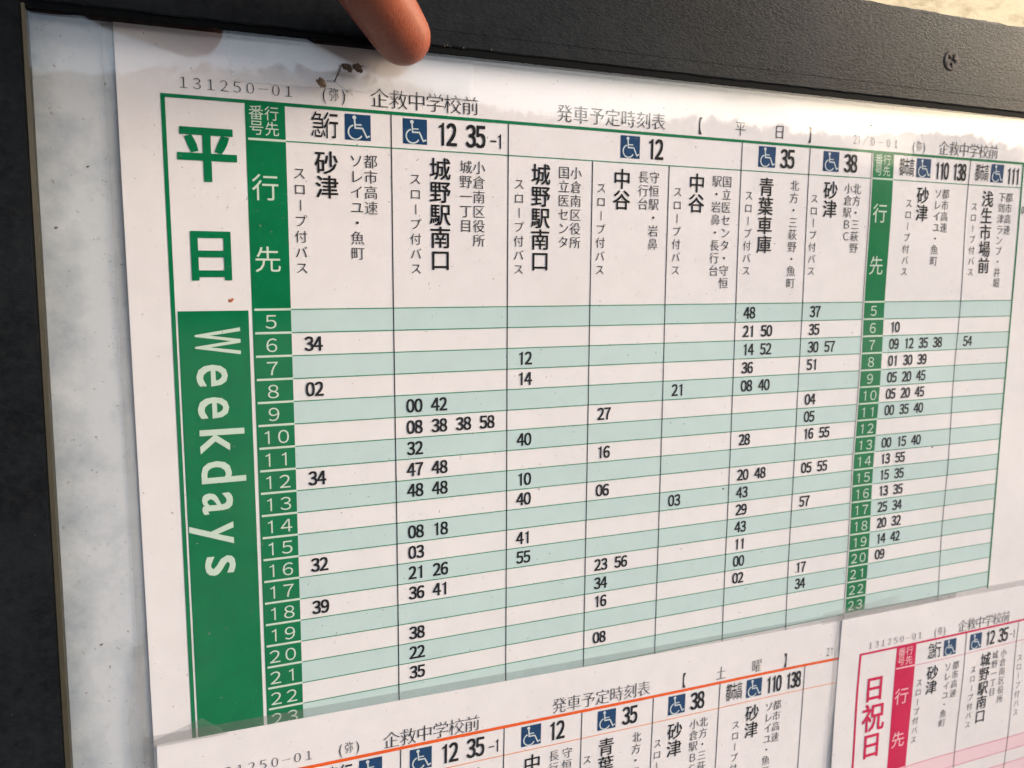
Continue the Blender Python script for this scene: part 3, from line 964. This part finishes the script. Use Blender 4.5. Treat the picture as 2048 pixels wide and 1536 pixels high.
def wob(a, b_, n_=9, w_amp=0.03):
    return [(a[0] + (b_[0] - a[0]) * i / n_ + rnd.uniform(-w_amp, w_amp), a[1] + (b_[1] - a[1]) * i / n_ + rnd.uniform(-w_amp, w_amp), ZC - 0.02) for i in range(n_ + 1)]


thread(bm, wob((1.42, -9.38), (1.95, -9.46)), 0.010)
thread(bm, wob((1.95, -9.46), (2.25, -10.08), 12, 0.04), 0.018)
thread(bm, wob((1.97, -9.45), (2.20, -10.06), 12, 0.05), 0.012)
thread(bm, wob((2.2, -10.12), (3.25, -10.16), 12, 0.05), 0.018)
thread(bm, wob((2.2, -10.16), (3.05, -10.0), 12, 0.05), 0.012)
thread(bm, wob((1.95, -9.46), (2.5, -9.1), 10, 0.03), 0.009)
thread(bm, wob((1.45, -9.45), (1.9, -9.5), 8, 0.03), 0.009)
for i in range(8):
    a = (2.45 + rnd.uniform(-0.1, 0.15), -9.1 + rnd.uniform(-0.1, 0.1))
    thread(bm, wob(a, (a[0] + rnd.uniform(-0.2, 0.25), a[1] + rnd.uniform(-0.05, 0.3)), 5, 0.02), 0.007)
me = bpy.data.meshes.new('web_thread'); bm.to_mesh(me); bm.free(); me.materials.append(GRIME)
link('web_thread', me, root)

bm = bmesh.new()
blob(bm, -2.50, -0.42, ZC, 0.085, 0.8, 1)
blob(bm, -2.43, -0.47, ZC, 0.055, 0.8, 7)
me = bpy.data.meshes.new('dead_insect'); bm.to_mesh(me); bm.free(); me.materials.append(BUG)
tag(link('dead_insect', me), 'tiny rust brown dead insect stuck just above the Weekdays bar', 'insect')
for x, y, r0, lab in ((-8.66, -3.21, 0.055, 'small brown speck on the white backing strip left of the green timetable'),
                      (31.55, -9.75, 0.05, 'tiny black dirt speck above the printed date near the top right'),
                      (15.9 + 10.1, 9.35 + 0.0, 0.0, ''),
                      (-8.04, 13.48, 0.05, 'tiny dark speck low on the white backing strip'),
                      (22.55, 10.0, 0.055, 'tiny black dirt flake in the 15 hour row'),
                      (38.1, 8.92, 0.055, 'tiny black dirt flake in the right table below the 14 hour times'),
                      (-7.45, -5.52, 0.045, 'tiny grey speck high on the white backing strip')):
    if r0 <= 0: continue
    bm = bmesh.new(); blob(bm, x, y, ZC, r0, 0.7, x); blob(bm, x + r0, y - r0 * 0.5, ZC, r0 * 0.5, 0.7, x + 3)
    me = bpy.data.meshes.new('dirt_speck'); bm.to_mesh(me); bm.free(); me.materials.append(GRIT)
    tag(link('dirt_speck', me), lab, 'dirt speck', 'dirt specks on the cover')

# ------------------------------------------------------------------ the hand
P0 = Vector((4.55, -11.25, -1.85))          # centre of the fingertip
E = Vector((-0.63, -0.47, -0.60)).normalized()   # from the tip back towards the knuckle


def loft(bm, pts, segs=28):
    """pts: (centre, radius, flatness, flat axis) in board units; closed by small end rings"""
    pr = None
    n_ = len(pts)
    for i, (c_, r0, fl) in enumerate(pts):
        d = (pts[min(n_ - 1, i + 1)][0] - pts[max(0, i - 1)][0]).normalized()
        up = Vector((0.15, 1, -0.35))
        a = d.cross(up).normalized(); b_ = a.cross(d).normalized()
        ring = []
        for k in range(segs):
            t = 2 * math.pi * k / segs
            p = c_ + a * (r0 * math.cos(t)) + b_ * (r0 * fl * math.sin(t))
            ring.append(bm.verts.new(L(*p)))
        if pr:
            for k in range(segs): bm.faces.new((pr[k], pr[(k + 1) % segs], ring[(k + 1) % segs], ring[k]))
        else: bm.faces.new(ring[::-1])
        pr = ring
    bm.faces.new(pr)


def finger(bm, joints, radii, fl=0.92):
    """smooth tube through joints with a rounded tip at joints[0]"""
    pts = []
    d0 = (joints[1] - joints[0]).normalized()
    r0 = radii[0]
    for k in range(1, 7):                               # rounded tip
        a = R_(90 * (1 - k / 7.0))
        pts.append((joints[0] - d0 * (r0 * 1.05 * math.sin(a)), r0 * math.cos(a), fl))
    n_ = len(joints)
    for i in range(n_ - 1):
        p0 = joints[max(0, i - 1)]; p1 = joints[i]; p2 = joints[i + 1]; p3 = joints[min(n_ - 1, i + 2)]
        for k in range(8):
            t = k / 8
            c_ = 0.5 * ((2 * p1) + (p2 - p0) * t + (2 * p0 - 5 * p1 + 4 * p2 - p3) * t * t + (3 * p1 - p0 - 3 * p2 + p3) * t ** 3)
            pts.append((c_, radii[i] * (1 - t) + radii[i + 1] * t, fl))
    pts.append((joints[-1], radii[-1], fl))
    loft(bm, pts)


bm = bmesh.new()
sag = Vector((0.0, -0.5, 0.25))
idx = [P0, P0 + E * 2.2, P0 + E * 4.6 + sag * 0.1, P0 + E * 9.3 + sag * 0.6, P0 + E * 16.0 + sag * 0.8]
finger(bm, idx, [1.20, 1.32, 1.38, 1.60, 2.1])
KN = idx[-1]
PD = Vector((-0.72, -0.40, -0.57)).normalized()          # back along the palm
LAT = Vector((0.05, 0.12, -1.0)); LAT = (LAT - PD * LAT.dot(PD)).normalized()
FD = Vector((-0.42, 0.22, -0.88)).normalized()           # forearm, back towards the viewer
V3 = Vector
# middle, ring and little finger curled into the palm
for i, (pip, dip, tip, rr) in enumerate((
        (V3((-6.2, -16.2, -11.6)), V3((-10.3, -15.8, -12.2)), V3((-12.6, -17.6, -12.6)), 2.1),
        (V3((-6.6, -16.9, -15.4)), V3((-10.5, -16.6, -16.0)), V3((-12.6, -18.4, -16.2)), 1.9),
        (V3((-6.2, -17.4, -18.4)), V3((-9.8, -17.1, -19.0)), V3((-11.6, -18.8, -19.0)), 1.6))):
    k = KN + LAT * (3.4 * (i + 1)) + PD * (0.4 + 0.7 * i)
    finger(bm, [tip, dip, pip, k], [rr * 0.82, rr * 0.95, rr, rr * 1.15])
    loft(bm, [(k - PD * 1.0, rr * 0.9, 1), (k, rr * 1.25, 1), (k + PD * 6, rr * 1.5, 1), (k + PD * 13, rr * 1.3, 1), (k + PD * 16, rr * 0.9, 1)], 20)
pc = KN + LAT * 5.0
wr = pc + PD * 19
loft(bm, [(pc + PD * 0.5, 3.0, 0.6), (pc + PD * 3, 5.0, 0.5), (pc + PD * 9, 6.0, 0.5), (pc + PD * 15, 5.2, 0.58), (wr, 4.3, 0.7), (wr + (PD + FD) * 2.5, 4.3, 0.76), (wr + PD * 3 + FD * 12, 5.2, 0.84), (wr + PD * 3 + FD * 40, 7.4, 0.92)], 32)
tb = KN + PD * 13 - LAT * 0.5
finger(bm, [V3((-7.5, -19.5, -7.5)), V3((-10.5, -20.2, -7.8)), V3((-14.0, -22.0, -10.5)), tb], [1.5, 1.7, 2.0, 3.0])
me = bpy.data.meshes.new('person')
bmesh.ops.recalc_face_normals(bm, faces=bm.faces[:])
bm.to_mesh(me); bm.free()
tmp = bpy.data.objects.new('tmp_hand', me)
C.objects.link(tmp)
rm = tmp.modifiers.new('r', 'REMESH'); rm.mode = 'VOXEL'; rm.voxel_size = 0.2 * S
sm = tmp.modifiers.new('s', 'SMOOTH'); sm.factor = 0.5; sm.iterations = 6
dg = bpy.context.evaluated_depsgraph_get()
hm = bpy.data.meshes.new_from_object(tmp.evaluated_get(dg))
bpy.data.objects.remove(tmp)
hm.name = 'person'
hm.materials.clear(); hm.materials.append(SKIN)
hm.polygons.foreach_set('use_smooth', [True] * len(hm.polygons))
person = link('person', hm)
tag(person, 'bare hand reaching in from above, its fingertip pressed at the top edge of the cover', 'person')
# nail of the pointing finger, on its upper side
up = (Vector((0.1, -1, 0.2)) - E * E.dot(Vector((0.1, -1, 0.2)))).normalized()
sd_ = E.cross(up).normalized()
vs_ = []
for i in range(9):
    for j in range(9):
        a = R_(-52 + 13 * j)
        rr = 1.22 + 0.05 * math.cos(a)
        p = P0 + E * (-0.35 + i * 0.30) + (up * math.cos(a) + sd_ * math.sin(a)) * (rr * (0.93 + 0.012 * i))
        vs_.append(tuple(p))
mb = MB(); mb.add(vs_, [(i * 9 + j, i * 9 + j + 1, (i + 1) * 9 + j + 1, (i + 1) * 9 + j) for i in range(8) for j in range(8)])
o = mb.build('fingernail', NAIL, person, smooth=True)
o.modifiers.new('t', 'SOLIDIFY').thickness = 0.0004

# ------------------------------------------------------------------ surroundings mirrored in the cover
GZ = -1.42
me = bpy.data.meshes.new('ground')
me.from_pydata([(-900, -900, GZ), (900, -900, GZ), (900, 900, GZ), (-900, 900, GZ)], [], [(0, 1, 2, 3)])
me.materials.append(ASPH)
tag(link('ground', me), kind='structure')
# hedge of trees across the road: leaf clumps, each a bent quad
rnd = random.Random(11)
vs_, fs = [], []
for i in range(110000):
    x = rnd.uniform(-60, 90)
    top = 6.2 + 0.9 * noise.noise(Vector((x * 0.10, 0, 0))) + 0.18 * noise.noise(Vector((x * 0.45, 3, 0)))
    z = rnd.uniform(0.0, 1.0) ** 0.6 * (top + 1.4) + GZ
    y = -29 - rnd.uniform(0, 2.6)
    s_ = rnd.uniform(0.16, 0.30)
    if i % 2 and z < top + GZ - 0.2: y -= 2.2; s_ = rnd.uniform(0.6, 1.0); z = min(z, top + GZ - 0.4)
    a, b_ = Vector((rnd.gauss(0, 1), rnd.gauss(0, 1), rnd.gauss(0, 1))).normalized(), Vector((rnd.gauss(0, 1), rnd.gauss(0, 1), rnd.gauss(0, 1))).normalized()
    c_ = Vector((x, y, z)); k = len(vs_)
    vs_ += [c_ - a * s_, c_ + b_ * s_, c_ + a * s_, c_ - b_ * s_]
    fs.append((k, k + 1, k + 2, k + 3))
me = bpy.data.meshes.new('tree_line')
me.from_pydata(vs_, [], fs)
me.materials.append(LEAF)
tag(link('tree_line', me), 'row of leafy trees across the road behind the viewer', 'trees', kind='stuff')
